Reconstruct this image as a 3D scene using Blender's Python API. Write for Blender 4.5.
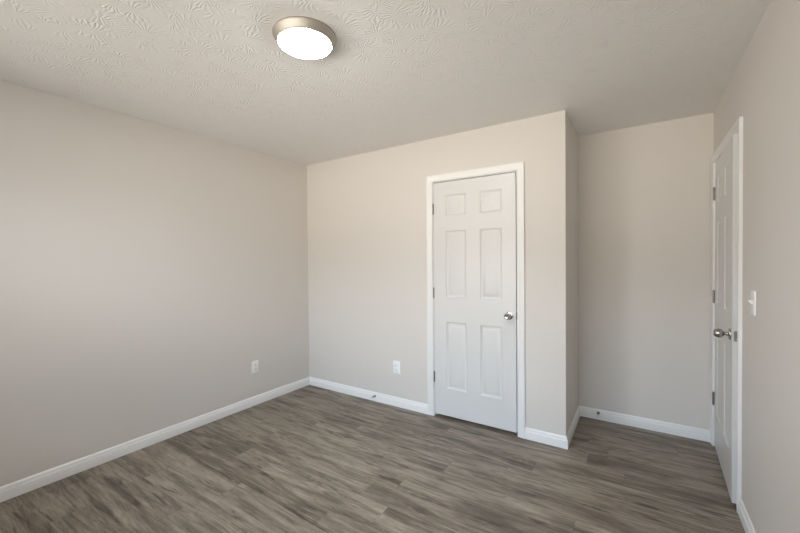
import bpy, bmesh, math, random
from mathutils import Vector, Matrix
PI = math.pi
for _o in list(bpy.data.objects):
    bpy.data.objects.remove(_o, do_unlink=True)
SC = bpy.context.scene
COL = SC.collection

# ------------------------------------------------------------------ camera
F_PX, CX, CY = 367.02, 400.0, 266.5
CAM = Vector((3.0929, -2.8674, 1.3691))
YAW, PITCH, ROLL = 0.5777, -0.0147, -0.0089
fw = Vector((-math.sin(YAW)*math.cos(PITCH), math.cos(YAW)*math.cos(PITCH), math.sin(PITCH)))
r0 = Vector((math.cos(YAW), math.sin(YAW), 0))
u0 = r0.cross(fw)
rt = r0*math.cos(ROLL) + u0*math.sin(ROLL)
up = u0*math.cos(ROLL) - r0*math.sin(ROLL)
cd = bpy.data.cameras.new('camera')
cd.sensor_fit = 'HORIZONTAL'
cd.sensor_width = 36
cd.lens = F_PX/800*36
cd.clip_start = 0.02
cam = bpy.data.objects.new('camera', cd)
cam.matrix_world = Matrix(((rt.x, up.x, -fw.x, CAM.x), (rt.y, up.y, -fw.y, CAM.y),
                           (rt.z, up.z, -fw.z, CAM.z), (0, 0, 0, 1)))
COL.objects.link(cam)
SC.camera = cam

# ------------------------------------------------------------------ light and exposure
LAMP_COLOR, LAMP_STRENGTH = (0.95, 0.97, 1.0), 105.0
SKY_COLOR, SKY_POWER = (0.73, 0.86, 1.0), 1850.0   # upper sky, falling steeply
GROUND_COLOR, GROUND_POWER = (1.0, 0.925, 0.815), 4500.0   # added lamp standing in for ground bounce, lifts ceiling and upper walls
WORLD_STRENGTH = 0.10
SC.view_settings.view_transform = 'Standard'
SC.view_settings.look = 'None'
SC.view_settings.gamma = 1
SC.view_settings.use_curve_mapping = False
SC.view_settings.exposure = -0.08
SC.cycles.use_denoising = True
SC.cycles.max_bounces = 16
SC.cycles.diffuse_bounces = 10
world = bpy.data.worlds.new('sky')
SC.world = world
world.use_nodes = True
wn = world.node_tree.nodes
sky = wn.new('ShaderNodeTexSky')
sky.sky_type = 'NISHITA'
sky.sun_disc = False
sky.sun_elevation = math.radians(38)
sky.sun_rotation = math.radians(20)
wn['Background'].inputs['Strength'].default_value = WORLD_STRENGTH
world.node_tree.links.new(sky.outputs['Color'], wn['Background'].inputs['Color'])
def area(name, sx, sy, power, color, loc, target):
    d = bpy.data.lights.new(name, 'AREA')
    d.shape = 'RECTANGLE'
    d.size, d.size_y = sx, sy
    d.energy = power
    d.color = color
    o = bpy.data.objects.new(name, d)
    o.location = loc
    o.rotation_euler = (Vector(target)-Vector(loc)).to_track_quat('-Z', 'Y').to_euler()
    COL.objects.link(o)
    return o
# area lamps outside the rear window: sky, and an added upward fill
area('sky_daylight', 14.0, 2.5, SKY_POWER, SKY_COLOR, (1.8, -7.0, 4.1), (1.8, -3.3, 1.475))
area('ground_fill', 30.0, 6.0, GROUND_POWER, GROUND_COLOR, (1.8, -9.5, -0.6), (1.8, -3.3, 1.475))

# ------------------------------------------------------------------ room numbers (metres)
H = 2.44
W1, D1, W2 = 2.6485, 0.6737, 3.5510      # closet corner, alcove depth, right wall
YR = -3.25                               # rear wall
BB, HB = 0.014, 0.0852                   # baseboard thickness, height
T = 0.115                                # wall thickness

# ------------------------------------------------------------------ materials
def mat(name, base=(0.8, 0.8, 0.8), rough=0.5, metal=0.0, spec=0.5):
    m = bpy.data.materials.new(name)
    m.use_nodes = True
    b = m.node_tree.nodes['Principled BSDF']
    b.inputs['Base Color'].default_value = (*base, 1)
    b.inputs['Roughness'].default_value = rough
    b.inputs['Metallic'].default_value = metal
    b.inputs['Specular IOR Level'].default_value = spec
    return m, m.node_tree, b

def nd(nt, kind, **kw):
    n = nt.nodes.new(kind)
    for k, v in kw.items():
        setattr(n, k, v)
    return n

def mth(nt, op, a, b=None, c=None):
    n = nt.nodes.new('ShaderNodeMath')
    n.operation = op
    for i, v in enumerate((a, b, c)):
        if v is None:
            continue
        if isinstance(v, (int, float)):
            n.inputs[i].default_value = v
        else:
            nt.links.new(v, n.inputs[i])
    return n.outputs[0]

def smooth(nt, v, lo, hi):
    n = nt.nodes.new('ShaderNodeMapRange')
    n.interpolation_type = 'SMOOTHSTEP'
    nt.links.new(v, n.inputs['Value'])
    n.inputs['From Min'].default_value = lo
    n.inputs['From Max'].default_value = hi
    return n.outputs['Result']

def noise(nt, vec, scale, detail=2.0, rough=0.5, dist=0.0):
    n = nt.nodes.new('ShaderNodeTexNoise')
    n.inputs['Scale'].default_value = scale
    n.inputs['Detail'].default_value = detail
    n.inputs['Roughness'].default_value = rough
    n.inputs['Distortion'].default_value = dist
    if vec is not None:
        nt.links.new(vec, n.inputs['Vector'])
    return n.outputs['Fac']

def bump(nt, bsdf, height, dist, strength=1.0):
    n = nt.nodes.new('ShaderNodeBump')
    n.inputs['Distance'].default_value = dist
    n.inputs['Strength'].default_value = strength
    nt.links.new(height, n.inputs['Height'])
    nt.links.new(n.outputs['Normal'], bsdf.inputs['Normal'])

def coords(nt):
    return nt.nodes.new('ShaderNodeTexCoord').outputs['Object']

# wall paint: warm greige with a faint roller stipple
M_WALL, nt, b = mat('wall_paint', (0.70, 0.668, 0.630), 0.6, 0, 0.3)
bump(nt, b, noise(nt, coords(nt), 260, 3, 0.6), 0.0006, 0.5)

# white semi-gloss paint on trim and doors
M_TRIM, nt, b = mat('white_trim_paint', (0.82, 0.82, 0.815), 0.35, 0, 0.5)
M_DOOR, nt, b = mat('white_door_paint', (0.70, 0.70, 0.695), 0.32, 0, 0.5)
sep = nd(nt, 'ShaderNodeMapping')
nt.links.new(coords(nt), sep.inputs['Vector'])
sep.inputs['Scale'].default_value = (160, 160, 6)
bump(nt, b, noise(nt, sep.outputs[0], 1.0, 3, 0.6), 0.0004, 0.35)
M_PLATE, nt, b = mat('white_plastic', (0.88, 0.88, 0.88), 0.3)
M_SLOT, nt, b = mat('dark_slot', (0.05, 0.05, 0.05), 0.6)
M_NICKEL, nt, b = mat('satin_nickel', (0.44, 0.42, 0.40), 0.22, 1.0)
mp = nd(nt, 'ShaderNodeMapping')
nt.links.new(coords(nt), mp.inputs['Vector'])
mp.inputs['Scale'].default_value = (60, 60, 900)
bump(nt, b, noise(nt, mp.outputs[0], 1.0, 2), 0.0002, 0.15)
M_HINGE, nt, b = mat('hinge_nickel', (0.27, 0.26, 0.25), 0.36, 1.0)
bump(nt, b, noise(nt, coords(nt), 500, 2), 0.0002, 0.15)
M_PAN, nt, b = mat('brushed_nickel_pan', (0.52, 0.49, 0.44), 0.58, 1.0)
bump(nt, b, noise(nt, coords(nt), 300, 2), 0.0002, 0.15)
M_RUBBER, nt, b = mat('white_rubber', (0.75, 0.75, 0.73), 0.6)
bump(nt, b, noise(nt, coords(nt), 400, 2), 0.0002, 0.2)

# lit frosted glass
M_GLOW = bpy.data.materials.new('lit_frosted_glass')
M_GLOW.use_nodes = True
nt = M_GLOW.node_tree
b = nt.nodes['Principled BSDF']
b.inputs['Base Color'].default_value = (0.9, 0.9, 0.88, 1)
b.inputs['Roughness'].default_value = 0.25
b.inputs['Emission Color'].default_value = (*LAMP_COLOR, 1)
b.inputs['Emission Strength'].default_value = LAMP_STRENGTH

# clear window glass
M_GLASS = bpy.data.materials.new('window_glass')
M_GLASS.use_nodes = True
nt = M_GLASS.node_tree
nt.nodes.remove(nt.nodes['Principled BSDF'])
tr = nd(nt, 'ShaderNodeBsdfTransparent')
gl = nd(nt, 'ShaderNodeBsdfGlossy')
gl.inputs['Roughness'].default_value = 0.02
fr = nd(nt, 'ShaderNodeFresnel')
mx = nd(nt, 'ShaderNodeMixShader')
nt.links.new(fr.outputs[0], mx.inputs[0])
nt.links.new(tr.outputs[0], mx.inputs[1])
nt.links.new(gl.outputs[0], mx.inputs[2])
nt.links.new(mx.outputs[0], nt.nodes['Material Output'].inputs['Surface'])

# ceiling: white paint over a slap-brush (crow's foot) texture
M_CEIL, nt, b = mat('slap_brush_ceiling', (0.80, 0.79, 0.775), 0.7, 0, 0.25)
co = coords(nt)
wob = nd(nt, 'ShaderNodeTexNoise')
wob.inputs['Scale'].default_value = 5
nt.links.new(co, wob.inputs['Vector'])
def rays(scale, offs, count, seed):
    mp = nd(nt, 'ShaderNodeMapping')
    mp.inputs['Location'].default_value = (offs, offs*1.7, 0)
    mp.inputs['Scale'].default_value = (scale, scale, 0)
    nt.links.new(co, mp.inputs['Vector'])
    v = nd(nt, 'ShaderNodeTexVoronoi')
    v.voronoi_dimensions = '2D'
    v.inputs['Scale'].default_value = 1.0
    nt.links.new(mp.outputs[0], v.inputs['Vector'])
    sub = nd(nt, 'ShaderNodeVectorMath', operation='SUBTRACT')
    nt.links.new(mp.outputs[0], sub.inputs[0])
    nt.links.new(v.outputs['Position'], sub.inputs[1])
    sx = nd(nt, 'ShaderNodeSeparateXYZ')
    nt.links.new(sub.outputs[0], sx.inputs[0])
    ang = mth(nt, 'ARCTAN2', sx.outputs['Y'], sx.outputs['X'])
    n1 = noise(nt, mp.outputs[0], 2.2, 2, 0.5)
    ph = mth(nt, 'ADD', mth(nt, 'MULTIPLY', ang, count), mth(nt, 'MULTIPLY', n1, 16.0))
    s = mth(nt, 'SINE', ph)
    d = v.outputs['Distance']
    ring = mth(nt, 'MULTIPLY', smooth(nt, d, 0.10, 0.24), mth(nt, 'SUBTRACT', 1.0, smooth(nt, d, 0.42, 0.70)))
    # only a fan of each slap is left standing proud
    wedge = mth(nt, 'SINE', mth(nt, 'ADD', mth(nt, 'MULTIPLY', ang, 2.0), mth(nt, 'MULTIPLY', noise(nt, mp.outputs[0], 0.6, 1), 20.0)))
    return mth(nt, 'MULTIPLY', mth(nt, 'MULTIPLY', s, ring), smooth(nt, wedge, -0.5, 0.6))
h = mth(nt, 'ADD', rays(6.0, 0.3, 22.0, 1), rays(7.2, 4.1, 19.0, 2))
h = mth(nt, 'ADD', h, mth(nt, 'MULTIPLY', noise(nt, co, 60, 3, 0.6), 0.9))
bump(nt, b, h, 0.0014, 0.5)

# floor: grey-brown vinyl planks running along X
M_FLOOR, nt, b = mat('vinyl_plank_floor', (0.2, 0.17, 0.14), 0.42, 0, 0.4)
sx = nd(nt, 'ShaderNodeSeparateXYZ')
nt.links.new(coords(nt), sx.inputs[0])
X, Y = sx.outputs['X'], sx.outputs['Y']
PW, PL = 0.152, 1.22
ry = mth(nt, 'DIVIDE', mth(nt, 'ADD', Y, 10.03), PW)
row = mth(nt, 'FLOOR', ry)
wr = nd(nt, 'ShaderNodeTexWhiteNoise', noise_dimensions='1D')
nt.links.new(row, wr.inputs['W'])
rx = mth(nt, 'ADD', mth(nt, 'DIVIDE', mth(nt, 'ADD', X, 10.0), PL), mth(nt, 'MULTIPLY', wr.outputs['Value'], 7.3))
colm = mth(nt, 'FLOOR', rx)
pid = nd(nt, 'ShaderNodeCombineXYZ')
nt.links.new(row, pid.inputs[0]); nt.links.new(colm, pid.inputs[1])
wp = nd(nt, 'ShaderNodeTexWhiteNoise', noise_dimensions='2D')
nt.links.new(pid.outputs[0], wp.inputs['Vector'])
prand = wp.outputs['Value']
gv = nd(nt, 'ShaderNodeCombineXYZ')
nt.links.new(mth(nt, 'ADD', X, mth(nt, 'MULTIPLY', prand, 37.0)), gv.inputs[0])
nt.links.new(mth(nt, 'ADD', Y, mth(nt, 'MULTIPLY', prand, 13.0)), gv.inputs[1])
nt.links.new(mth(nt, 'MULTIPLY', prand, 9.0), gv.inputs[2])
def stretched(sxv, syv):
    m_ = nd(nt, 'ShaderNodeMapping')
    m_.inputs['Scale'].default_value = (sxv, syv, 1)
    nt.links.new(gv.outputs[0], m_.inputs['Vector'])
    return m_.outputs[0]
g_big = noise(nt, stretched(1.7, 10), 1.0, 3, 0.6, 0.8)       # broad smoky bands
g_mid = noise(nt, stretched(3.0, 38), 1.0, 5, 0.66, 0.7)       # broken streaks
g_fin = noise(nt, stretched(16, 150), 1.0, 4, 0.7)              # pores
# cathedral arcs
cath = noise(nt, stretched(1.3, 8.5), 1.0, 1, 0.4, 0.3)
arcs = mth(nt, 'SINE', mth(nt, 'MULTIPLY', cath, 105.0))
arcs = mth(nt, 'MULTIPLY', arcs, smooth(nt, noise(nt, stretched(1.6, 5.0), 1.0, 1), 0.48, 0.62))
# dark mineral streaks and worn pale flecks
dark = smooth(nt, noise(nt, stretched(2.0, 22), 1.0, 5, 0.64, 1.0), 0.56, 0.68)
pale = smooth(nt, noise(nt, stretched(11, 95), 1.0, 3, 0.6, 0.4), 0.66, 0.74)
tone = mth(nt, 'ADD', mth(nt, 'MULTIPLY', mth(nt, 'SUBTRACT', g_big, 0.5), 1.35),
           mth(nt, 'MULTIPLY', mth(nt, 'SUBTRACT', g_mid, 0.5), 1.25))
tone = mth(nt, 'ADD', tone, mth(nt, 'MULTIPLY', mth(nt, 'SUBTRACT', g_fin, 0.5), 0.65))
tone = mth(nt, 'ADD', tone, mth(nt, 'MULTIPLY', arcs, 0.07))
tone = mth(nt, 'ADD', tone, mth(nt, 'MULTIPLY', dark, -0.48))
tone = mth(nt, 'ADD', tone, mth(nt, 'MULTIPLY', pale, 0.24))
tone = mth(nt, 'ADD', tone, mth(nt, 'MULTIPLY', mth(nt, 'SUBTRACT', prand, 0.5), 0.10))
tone = mth(nt, 'ADD', tone, 0.50)
ramp = nd(nt, 'ShaderNodeValToRGB')
nt.links.new(tone, ramp.inputs['Fac'])
cr = ramp.color_ramp
cr.elements[0].position = 0.0
cr.elements[0].color = (0.066, 0.052, 0.038, 1)
cr.elements[1].position = 1.0
cr.elements[1].color = (0.37, 0.315, 0.25, 1)
e = cr.elements.new(0.35); e.color = (0.146, 0.119, 0.090, 1)
e = cr.elements.new(0.6); e.color = (0.232, 0.196, 0.153, 1)
# plank seams
fy = mth(nt, 'FRACT', ry); fx = mth(nt, 'FRACT', rx)
ey = mth(nt, 'MULTIPLY', mth(nt, 'MINIMUM', fy, mth(nt, 'SUBTRACT', 1.0, fy)), PW)
ex = mth(nt, 'MULTIPLY', mth(nt, 'MINIMUM', fx, mth(nt, 'SUBTRACT', 1.0, fx)), PL)
edge = mth(nt, 'MINIMUM', ex, ey)
seam = smooth(nt, edge, 0.0003, 0.0016)
mixs = nd(nt, 'ShaderNodeMix', data_type='RGBA', blend_type='MULTIPLY')
mixs.inputs['Factor'].default_value = 1.0
sv = mth(nt, 'ADD', mth(nt, 'MULTIPLY', seam, 0.3), 0.7)
nt.links.new(ramp.outputs['Color'], mixs.inputs[6])
nt.links.new(sv, mixs.inputs[7])
nt.links.new(mixs.outputs[2], b.inputs['Base Color'])
nt.links.new(mth(nt, 'ADD', mth(nt, 'MULTIPLY', g_fin, 0.16), 0.36), b.inputs['Roughness'])
hh = mth(nt, 'ADD', mth(nt, 'MULTIPLY', seam, 1.0), mth(nt, 'MULTIPLY', g_fin, 0.35))
bump(nt, b, hh, 0.0006, 0.5)

# ------------------------------------------------------------------ mesh helpers
def add_box(bm, lo, hi):
    lo, hi = Vector(lo), Vector(hi)
    vs = [bm.verts.new((hi.x if i & 1 else lo.x, hi.y if i & 2 else lo.y, hi.z if i & 4 else lo.z)) for i in range(8)]
    for f in ((0, 2, 3, 1), (4, 5, 7, 6), (0, 1, 5, 4), (2, 6, 7, 3), (0, 4, 6, 2), (1, 3, 7, 5)):
        bm.faces.new([vs[i] for i in f])

def add_lathe(bm, prof, seg=40, frame=None):
    """prof: (radius, axial) pairs round the local Z axis, moved by frame."""
    M = frame or Matrix()
    rings = []
    for r, a in prof:
        if r < 1e-6:
            rings.append([bm.verts.new(M @ Vector((0, 0, a)))])
        else:
            rings.append([bm.verts.new(M @ Vector((r*math.cos(2*PI*k/seg), r*math.sin(2*PI*k/seg), a))) for k in range(seg)])
    for A, B in zip(rings, rings[1:]):
        for k in range(seg):
            k2 = (k+1) % seg
            if len(A) == 1 and len(B) == 1:
                continue
            if len(A) == 1:
                bm.faces.new((A[0], B[k2], B[k]))
            elif len(B) == 1:
                bm.faces.new((A[k], A[k2], B[0]))
            else:
                bm.faces.new((A[k], A[k2], B[k2], B[k]))

def sweep(bm, sections):
    """loft equal-length closed sections, capping both ends."""
    rows = [[bm.verts.new(p) for p in s] for s in sections]
    n = len(rows[0])
    for A, B in zip(rows, rows[1:]):
        for k in range(n):
            bm.faces.new((A[k], A[(k+1) % n], B[(k+1) % n], B[k]))
    bm.faces.new(rows[0][::-1]); bm.faces.new(rows[-1])

def obj(name, bm, m, parent=None, sm=False, bev=0.0):
    bmesh.ops.recalc_face_normals(bm, faces=bm.faces)
    me = bpy.data.meshes.new(name)
    bm.to_mesh(me); bm.free()
    me.materials.append(m)
    o = bpy.data.objects.new(name, me)
    COL.objects.link(o)
    if parent:
        o.parent = parent
    if sm:
        me.polygons.foreach_set('use_smooth', [True]*len(me.polygons))
        me.set_sharp_from_angle(angle=math.radians(38))
    if bev:
        md = o.modifiers.new('bevel', 'BEVEL')
        md.width = bev; md.segments = 2; md.limit_method = 'ANGLE'
    return o

def struct(name, bm, m, label, cat, sm=False, bev=0.0):
    o = obj(name, bm, m, None, sm, bev)
    o['kind'] = 'structure'; o['label'] = label; o['category'] = cat
    return o

def thing(name, label, cat, loc, rot=(0, 0, 0), group=None):
    o = bpy.data.objects.new(name, None)
    o.empty_display_size = 0.05
    COL.objects.link(o)
    o.location = loc; o.rotation_euler = rot
    o['label'] = label; o['category'] = cat
    if group:
        o['group'] = group
    return o

def copy_thing(root, loc, rot, label):
    r = root.copy(); COL.objects.link(r)
    r.location = loc; r.rotation_euler = rot; r['label'] = label
    for ch in list(root.children):
        c = ch.copy(); COL.objects.link(c); c.parent = r
        for g in list(ch.children):
            d = g.copy(); COL.objects.link(d); d.parent = c
    return r

BM = bmesh.new
XH = 4.75                    # far wall of the hallway beyond the right-hand door

# ------------------------------------------------------------------ shell
bm = BM(); add_box(bm, (-0.115, YR-0.115, -0.08), (XH+0.1, 1.6, 0))
struct('floor', bm, M_FLOOR, 'grey-brown wood-look plank floor', 'floor')
bm = BM(); add_box(bm, (-0.115, YR-0.115, H), (XH+0.1, 1.6, H+0.1))
struct('ceiling', bm, M_CEIL, 'white ceiling with brushed fan-shaped texture', 'ceiling')
bm = BM(); add_box(bm, (-T, YR-T, 0), (0, D1+T, H))
struct('wall_left', bm, M_WALL, 'long plain greige wall on the left', 'wall')

# openings
CL0, CL1, CZ = 1.577, 2.3010, 2.0537     # closet opening between jambs
DY0, DY1, DZ = -0.187, 0.602, 2.0537     # room door opening between jambs
JT = 0.018                               # jamb thickness
def wall_with_hole(bm, axis, a0, a1, h0, h1, z0, z1, p0, p1):
    """wall along axis from a0 to a1, hole h0..h1 by z0..z1, thickness p0..p1."""
    def bx(s, e, zl, zh):
        if axis == 'x':
            add_box(bm, (s, p0, zl), (e, p1, zh))
        else:
            add_box(bm, (p0, s, zl), (p1, e, zh))
    bx(a0, h0, 0, H); bx(h1, a1, 0, H); bx(h0, h1, z1, H)
    if z0 > 0:
        bx(h0, h1, 0, z0)
bm = BM()
wall_with_hole(bm, 'x', 0.0, W1, CL0-JT, CL1+JT, 0, CZ+JT, 0, T)
struct('wall_back', bm, M_WALL, 'greige closet wall holding the closed white door', 'wall')
bm = BM(); add_box(bm, (W1-T, T, 0), (W1, D1, H))
struct('wall_return', bm, M_WALL, 'narrow shaded return wall beside the alcove', 'wall')
bm = BM(); add_box(bm, (0, D1, 0), (W2, D1+T, H))
struct('wall_alcove', bm, M_WALL, 'greige wall at the back of the door alcove', 'wall')
bm = BM()
wall_with_hole(bm, 'y', YR, D1+T, DY0-JT, DY1+JT, 0, DZ+JT, W2, W2+T)
struct('wall_right', bm, M_WALL, 'greige wall on the right with light switch and ajar door', 'wall')
WX0, WX1, WZ0, WZ1 = 0.30, 3.10, 0.75, 2.22
bm = BM()
wall_with_hole(bm, 'x', 0, W2+T, WX0, WX1, WZ0, WZ1, YR-T, YR)
struct('wall_rear', bm, M_WALL, 'window wall behind the viewer', 'wall')
# hallway beyond the ajar door
bm = BM(); add_box(bm, (XH, -1.2, 0), (XH+0.1, 1.5, H))
struct('wall_hall', bm, M_WALL, 'hallway wall beyond the ajar door', 'wall')
bm = BM(); add_box(bm, (W2+T, -1.3, 0), (XH, -1.2, H))
struct('wall_hall_near', bm, M_WALL, 'near end wall of the hallway', 'wall')
bm = BM(); add_box(bm, (W2+T, 1.4, 0), (XH, 1.5, H)); add_box(bm, (W2, D1+T, 0), (W2+T, 1.5, H))
struct('wall_hall_far', bm, M_WALL, 'far end wall of the hallway', 'wall')

# ------------------------------------------------------------------ window behind the viewer
bm = BM()
for lo, hi in (((WX0, YR-0.09, WZ0), (WX0+0.05, YR-0.03, WZ1)), ((WX1-0.05, YR-0.09, WZ0), (WX1, YR-0.03, WZ1)),
               ((WX0+0.05, YR-0.09, WZ0), (WX1-0.05, YR-0.03, WZ0+0.05)), ((WX0+0.05, YR-0.09, WZ1-0.05), (WX1-0.05, YR-0.03, WZ1)),
               ((WX0+0.05, YR-0.08, (WZ0+WZ1)/2-0.02), (WX1-0.05, YR-0.04, (WZ0+WZ1)/2+0.02)),
               (((WX0+WX1)/2-0.025, YR-0.08, WZ0+0.05), ((WX0+WX1)/2+0.025, YR-0.04, WZ1-0.05))):
    add_box(bm, lo, hi)
win = struct('window_1', bm, M_TRIM, 'white framed window behind the viewer', 'window', bev=0.003)
bm = BM(); add_box(bm, (WX0+0.04, YR-0.062, WZ0+0.04), (WX1-0.04, YR-0.058, WZ1-0.04))
obj('pane', bm, M_GLASS, win)
bm = BM(); add_box(bm, (WX0-0.04, YR-0.03, WZ0-0.02), (WX1+0.04, YR+0.045, WZ0))
obj('window_sill', bm, M_TRIM, win, bev=0.004)

# ------------------------------------------------------------------ baseboards
PROF = ((0, 0), (BB, 0), (BB, 0.0565), (0.0130, 0.0595), (0.0105, 0.0605), (0.0098, 0.0640), (0.0086, 0.0730), (0.0050, 0.0820), (0.0022, HB), (0, HB))
def baseboard(name, a, bnd, inward, cut0, cut1, label):
    """from a to bnd along the wall; inward points into the room; cut: +1 inside mitre, -1 outside mitre, 0 square."""
    a, bnd, n = Vector(a), Vector(bnd), Vector(inward)
    d = (bnd-a).normalized()
    S0 = [a + n*q + d*(q*cut0) + Vector((0, 0, z)) for q, z in PROF]
    S1 = [bnd + n*q - d*(q*cut1) + Vector((0, 0, z)) for q, z in PROF]
    bm = BM(); sweep(bm, (S0, S1))
    return struct(name, bm, M_TRIM, label, 'baseboard', sm=True)
CAS = 0.057
baseboard('baseboard_left', (0, YR, 0), (0, 0, 0), (1, 0, 0), 1, 1, 'white baseboard along the long left wall')
baseboard('baseboard_back', (0, 0, 0), (1.5147, 0, 0), (0, -1, 0), 1, 0, 'white baseboard between the corner and the closet door')
baseboard('baseboard_closet', (2.3616, 0, 0), (W1, 0, 0), (0, -1, 0), 0, -1, 'short white baseboard right of the closet door')
baseboard('baseboard_return', (W1, 0, 0), (W1, D1, 0), (1, 0, 0), -1, 1, 'white baseboard on the narrow return wall')
baseboard('baseboard_alcove', (W1, D1, 0), (W2, D1, 0), (0, -1, 0), 1, 0, 'white baseboard at the back of the alcove')
baseboard('baseboard_right', (W2, YR, 0), (W2, -0.2495, 0), (-1, 0, 0), 1, 0, 'white baseboard under the light switch')
baseboard('baseboard_rear', (0, YR, 0), (W2, YR, 0), (0, 1, 0), 1, 1, 'white baseboard under the window behind the viewer')

# ------------------------------------------------------------------ door casings with jambs
CPROF = ((0, 0), (0, 0.008), (0.003, 0.0105), (0.007, 0.0105), (0.010, 0.009), (0.014, 0.0105), (0.026, 0.012), (0.036, 0.0145), (0.044, 0.0165), (0.053, 0.017), (0.0565, 0.0155), (CAS, 0.012), (CAS, 0))
def casing(name, label, i0, i1, ztop, place, far_cut=None):
    """legs at inner edges i0, i1 and a head; place(s, d, z) puts along-wall s and depth d into the world."""
    bm = BM()
    sweep(bm, ([place(i0-u, d, 0) for u, d in CPROF], [place(i0-u, d, ztop+u) for u, d in CPROF],
               [place(i1+u, d, ztop+u) for u, d in CPROF], [place(i1+u, d, 0) for u, d in CPROF]))
    return struct(name, bm, M_TRIM, label, 'door trim', sm=True)
t1 = casing('trim_1', 'white casing round the closed closet door', CL0-0.005, CL1+0.0035, CZ+0.005, lambda s, d, z: Vector((s, -d, z)))
t2 = casing('trim_2', 'white casing round the ajar door on the right', DY0-0.005, DY1+0.005, DZ+0.005, lambda s, d, z: Vector((W2-d, s, z)))
def jamb(parent, o0, o1, ztop, place, thick, stop0):
    bm = BM()
    def bx(s0, s1, d0, d1, z0, z1):
        p, q = place(s0, d0, z0), place(s1, d1, z1)
        add_box(bm, [min(p[i], q[i]) for i in range(3)], [max(p[i], q[i]) for i in range(3)])
    bx(o0-JT, o0, 0, -thick, 0, ztop+JT); bx(o1, o1+JT, 0, -thick, 0, ztop+JT); bx(o0, o1, 0, -thick, ztop, ztop+JT)
    bx(o0, o0+0.011, -stop0, -stop0-0.032, 0, ztop); bx(o1-0.011, o1, -stop0, -stop0-0.032, 0, ztop)
    bx(o0+0.011, o1-0.011, -stop0, -stop0-0.032, ztop-0.011, ztop)
    return obj('jamb', bm, M_TRIM, parent)
jamb(t1, CL0, CL1, CZ, lambda s, d, z: Vector((s, -d, z)), T, 0.040)
jamb(t2, DY0, DY1, DZ, lambda s, d, z: Vector((W2-d, s, z)), T, 0.040)
bm = BM(); add_box(bm, (CL1-0.0016, 0.0005, 0.901), (CL1+0.0002, 0.030, 0.963)); add_box(bm, (CL1-0.0016, -0.006, 0.918), (CL1+0.0002, 0.0006, 0.954))
obj('strike_plate', bm, M_HINGE, t1)

# ------------------------------------------------------------------ six-panel doors
DT = 0.035
def door_bm(w, z0, z1):
    """local X 0..w, Y 0 (front) .. DT (back), Z z0..z1; raised panels pressed into both faces."""
    bm = BM()
    k = w/0.7165
    cols = ((0.117*k, 0.304*k), (0.4255*k, 0.607*k))
    rows = ((0.262, 0.842), (1.052, 1.625), (1.757, 1.932))
    xs = [0] + [c for p in cols for c in p] + [w]
    zs = [z0] + [c for p in rows for c in p] + [z1]
    lev = ((0.0, 0.0), (0.003, 0.0035), (0.008, 0.0065), (0.013, 0.0090), (0.020, 0.0092), (0.025, 0.0080), (0.041, 0.0025), (0.044, 0.0020))
    for yb, sg in ((0.0, 1), (DT, -1)):
        g = {(i, j): bm.verts.new((x, yb, z)) for i, x in enumerate(xs) for j, z in enumerate(zs)}
        for i in range(len(xs)-1):
            for j in range(len(zs)-1):
                q = [g[i, j], g[i+1, j], g[i+1, j+1], g[i, j+1]]
                if i % 2 == 1 and j % 2 == 1:
                    prev = q
                    for ins, dep in lev[1:]:
                        ring = [bm.verts.new((x, yb+sg*dep, z)) for x, z in
                                ((xs[i]+ins, zs[j]+ins), (xs[i+1]-ins, zs[j]+ins), (xs[i+1]-ins, zs[j+1]-ins), (xs[i]+ins, zs[j+1]-ins))]
                        for m_ in range(4):
                            bm.faces.new((prev[m_], prev[(m_+1) % 4], ring[(m_+1) % 4], ring[m_]))
                        prev = ring
                    bm.faces.new(prev)
                else:
                    bm.faces.new(q)
        if sg == 1:
            ga = g
        else:
            gb = g
    nx, nz = len(xs)-1, len(zs)-1
    for i in range(nx):
        for j in (0, nz):
            bm.faces.new((ga[i, j], ga[i+1, j], gb[i+1, j], gb[i, j]))
    for j in range(nz):
        for i in (0, nx):
            bm.faces.new((ga[i, j], ga[i, j+1], gb[i, j+1], gb[i, j]))
    return bm

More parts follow.
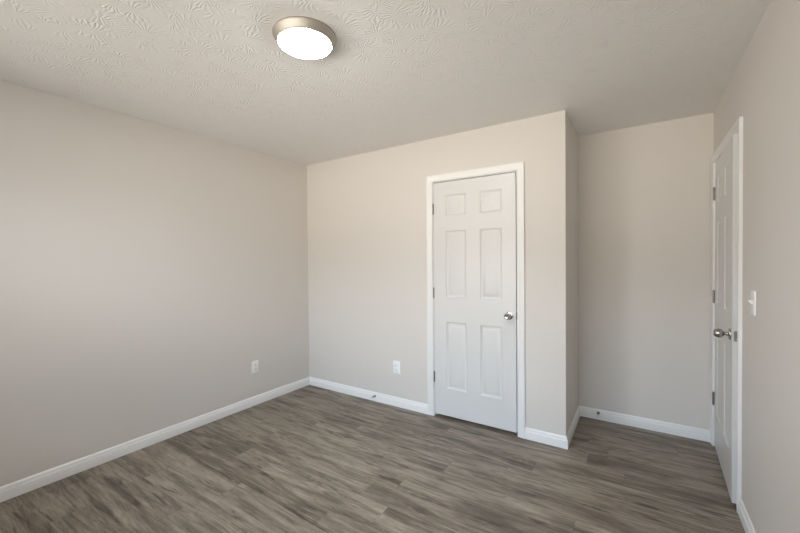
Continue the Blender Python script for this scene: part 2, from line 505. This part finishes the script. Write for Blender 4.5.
KNOB = ((0.0, 0.0), (0.0320, 0.0), (0.0320, 0.0035), (0.0300, 0.0070), (0.0240, 0.0090), (0.0150, 0.0100), (0.0115, 0.0120), (0.0105, 0.0180),
        (0.0110, 0.0260), (0.0150, 0.0310), (0.0215, 0.0345), (0.0248, 0.0390), (0.0258, 0.0460), (0.0254, 0.0540), (0.0238, 0.0620),
        (0.0212, 0.0680), (0.0188, 0.0715), (0.0168, 0.0722), (0.0150, 0.0714), (0.0, 0.0714))
def door(name, label, w, z0, z1, knob_x, knob_z, hinge_z, mirror):
    """door standing in local X 0..w, front face at Y=0 facing -Y; hinges at x=0 (or at w when mirrored)."""
    o = struct(name, door_bm(w, z0, z1), M_DOOR, label, 'door', sm=True)
    bm = BM(); add_lathe(bm, KNOB, 40, Matrix.Translation((knob_x, 0.0003, knob_z)) @ Matrix.Rotation(PI/2, 4, 'X'))
    k = obj('door_knob', bm, M_NICKEL, o, sm=True); k['label'] = 'satin nickel knob on the room side'
    bm = BM(); add_lathe(bm, KNOB, 32, Matrix.Translation((knob_x, DT-0.0003, knob_z)) @ Matrix.Rotation(-PI/2, 4, 'X'))
    obj('door_knob', bm, M_NICKEL, o, sm=True)
    hx = w if mirror else 0.0
    s = 1 if mirror else -1
    for hz in hinge_z:
        bm = BM()
        add_lathe(bm, ((0, -0.049), (0.004, -0.048), (0.0045, -0.045), (0.0066, -0.0445), (0.0066, -0.0095), (0.0061, -0.009), (0.0066, -0.0085),
                       (0.0066, 0.0085), (0.0061, 0.009), (0.0066, 0.0095), (0.0066, 0.0445), (0.0045, 0.045), (0.004, 0.048), (0, 0.049)), 16,
                  Matrix.Translation((hx+s*0.0015, -0.0062, hz)))
        add_box(bm, (min(hx, hx+s*0.0012), -0.004, hz-0.0445), (max(hx, hx+s*0.0012), 0.028, hz+0.0445))
        obj('hinge', bm, M_HINGE, o, sm=True)
    lx = 0.0 if mirror else w
    s = -1 if mirror else 1
    bm = BM(); add_box(bm, (min(lx, lx+s*0.0012), 0.006, knob_z-0.0285), (max(lx, lx+s*0.0012), 0.030, knob_z+0.0285))
    lp = obj('latch_plate', bm, M_HINGE, o)
    bm = BM(); add_box(bm, (min(lx, lx+s*0.003), 0.012, knob_z-0.008), (max(lx, lx+s*0.003), 0.024, knob_z+0.008))
    for dz in (-0.021, 0.021):
        add_lathe(bm, ((0.0036, 0.0), (0.0036, 0.0016), (0.002, 0.0022), (0, 0.0022)), 12,
                  Matrix.Translation((lx, 0.018, knob_z+dz)) @ Matrix.Rotation(s*PI/2, 4, 'Y'))
    obj('latch_bolt', bm, M_NICKEL, lp)
    return o
d1 = door('door_1', 'closed white six-panel closet door', 0.7138, 0.024, 2.0465, 0.660, 0.934, (0.350, 1.087, 1.822), False)
d1.location = (1.5795, 0.001, 0)
# the room door hangs from its far edge in the alcove and stands slightly ajar
AJAR = math.radians(2.1)
d2 = door('door_2', 'white six-panel door standing slightly ajar on the right', 0.776, 0.012, 2.0480, 0.706, 0.939, (0.350, 1.092, 1.835), False)
d2.location = (W2+0.001, DY1-0.003, 0)
d2.rotation_euler = (0, 0, -PI/2-AJAR)

# ------------------------------------------------------------------ ceiling light
LX, LY = 1.763, -1.635
lamp = thing('ceiling_light', 'round flush ceiling light with nickel rim and glowing white glass', 'ceiling light', (LX, LY, H))
bm = BM()
add_lathe(bm, ((0.0, 0.0), (0.1465, 0.0), (0.1480, -0.0025), (0.1480, -0.007), (0.1455, -0.0095), (0.1435, -0.013), (0.1395, -0.022), (0.1335, -0.032),
               (0.1285, -0.0385), (0.1262, -0.0400), (0.1240, -0.0392), (0.1230, -0.0365), (0.1230, -0.020), (0.0, -0.020)), 96)
obj('rim', bm, M_PAN, lamp, sm=True)
bm = BM()
R_, D_ = 0.1226, 0.0235
pr = [(0.0, -0.022), (R_, -0.022), (R_, -0.037)] + [(R_*math.cos(t), -0.037-D_*math.sin(t)) for t in [PI/2*k/14 for k in range(1, 14)]] + [(0.0, -0.037-D_)]
add_lathe(bm, pr, 96)
dif = obj('diffuser', bm, M_GLOW, lamp, sm=True)
dif['label'] = 'glowing white frosted glass'

# ------------------------------------------------------------------ wall outlets
def rounded_rect(bm, w, h, r, y0, y1, n=5):
    pts = []
    for cx, cz, a0 in ((w/2-r, h/2-r, 0), (-w/2+r, h/2-r, PI/2), (-w/2+r, -h/2+r, PI), (w/2-r, -h/2+r, 1.5*PI)):
        for k in range(n):
            a = a0+PI/2*k/(n-1)
            pts.append((cx+r*math.cos(a), cz+r*math.sin(a)))
    return pts
def plate_bm(w, h, r, dep):
    """bevelled plate on the plane Y=0, standing out to Y=-dep."""
    bm = BM()
    secs = []
    for ins, y in ((0.0, 0.0), (0.0, -dep*0.45), (0.0012, -dep*0.8), (0.0034, -dep)):
        secs.append([Vector((x, y, z)) for x, z in rounded_rect(bm, w-2*ins, h-2*ins, max(r-ins*0.5, 0.001), 0, 0)])
    sweep(bm, secs)
    return bm
OUT_G = 'white duplex wall outlets'
out0 = thing('wall_outlet', 'white duplex wall outlet low on the long left wall', 'outlet', (0, -0.69, 0.366), (0, 0, PI/2), OUT_G)
obj('cover_plate', plate_bm(0.075, 0.118, 0.005, 0.0055), M_PLATE, out0, sm=True)
for zc in (0.0205, -0.0205):
    bm = BM()
    pts = []
    for k in range(36):
        a = 2*PI*k/36
        pts.append((0.0172*math.cos(a), max(-0.0142, min(0.0142, 0.0172*math.sin(a)))))
    sweep(bm, ([Vector((x, -0.005, zc+z)) for x, z in pts], [Vector((x, -0.0075, zc+z)) for x, z in pts], [Vector((x*0.95, -0.0080, zc+z*0.95)) for x, z in pts]))
    rc = obj('receptacle', bm, M_PLATE, out0, sm=True)
    bm = BM()
    add_box(bm, (-0.0078, -0.0083, zc-0.001), (-0.0056, -0.0079, zc+0.008)); add_box(bm, (0.0056, -0.0083, zc), (0.0076, -0.0079, zc+0.007))
    add_lathe(bm, ((0.0, 0.0079), (0.0026, 0.0079), (0.0026, 0.0083), (0.0, 0.0083)), 12, Matrix.Translation((0, 0, zc-0.0075)) @ Matrix.Rotation(PI/2, 4, 'X'))
    obj('slot', bm, M_SLOT, rc)
def screw(bm, x, z, y):
    add_lathe(bm, ((0.0, y), (0.0032, y), (0.0030, y+0.0009), (0.0018, y+0.0014), (0.0, y+0.0014)), 16, Matrix.Translation((x, 0, z)) @ Matrix.Rotation(PI/2, 4, 'X'))
bm = BM(); screw(bm, 0, 0, 0.0052)
obj('screw', bm, M_PLATE, out0, sm=True)
copy_thing(out0, (1.176, 0, 0.369), (0, 0, 0), 'white duplex wall outlet between the corner and the closet door')

# ------------------------------------------------------------------ light switch
sw = thing('light_switch', 'white toggle light switch on the right wall beside the ajar door', 'light switch', (W2, -0.483, 1.155), (0, 0, -PI/2))
obj('cover_plate', plate_bm(0.074, 0.117, 0.005, 0.0065), M_PLATE, sw, sm=True)
bm = BM()
sweep(bm, ([Vector((x, -0.006, z)) for x, z in ((-0.0049, -0.0115), (0.0049, -0.0115), (0.0049, 0.0115), (-0.0049, 0.0115))],
           [Vector((x, -0.0075, z)) for x, z in ((-0.0048, -0.008), (0.0048, -0.008), (0.0048, 0.0110), (-0.0048, 0.0110))],
           [Vector((x, -0.0195, z)) for x, z in ((-0.0036, 0.0065), (0.0036, 0.0065), (0.0036, 0.0140), (-0.0036, 0.0140))]))
obj('toggle', bm, M_PLATE, sw, bev=0.0008)
for z in (-0.030, 0.030):
    bm = BM(); screw(bm, 0, z, 0.0062)
    obj('screw', bm, M_PLATE, sw, sm=True)

# ------------------------------------------------------------------ spring door stops on the baseboards
DS_G = 'spring door stops on the baseboards'
ds = thing('door_stop', 'small spring door stop on the baseboard left of the closet door', 'door stop', (0.927, -BB, 0.052), (0, 0, 0), DS_G)
RX = Matrix.Rotation(PI/2, 4, 'X')
bm = BM(); add_lathe(bm, ((0.0, 0.0), (0.0125, 0.0), (0.0125, 0.002), (0.0095, 0.006), (0.006, 0.009), (0.0, 0.009)), 24, RX)
obj('base', bm, M_HINGE, ds, sm=True)
bm = BM()
rows = []
N, TURN = 240, 15
for k in range(N+1):
    a = 2*PI*TURN*k/N
    ax = 0.008+0.048*k/N
    rr = 0.0062-0.0012*k/N
    c = Vector((rr*math.cos(a), -ax, rr*math.sin(a)))
    e1 = Vector((math.cos(a), 0, math.sin(a))); e2 = Vector((0, 1, 0))
    rows.append([c+(e1*math.cos(b_)+e2*math.sin(b_))*0.0013 for b_ in [2*PI*q/6 for q in range(6)]])
sweep(bm, rows)
obj('spring', bm, M_HINGE, ds, sm=True)
bm = BM(); add_lathe(bm, ((0.0, 0.053), (0.0068, 0.053), (0.0076, 0.055), (0.0078, 0.064), (0.0070, 0.067), (0.0, 0.068)), 24, RX)
tip = obj('tip', bm, M_RUBBER, ds, sm=True)
tip['label'] = 'white rubber tip'
copy_thing(ds, (2.800, D1-BB, 0.058), (0, 0, 0), 'small spring door stop on the alcove baseboard')
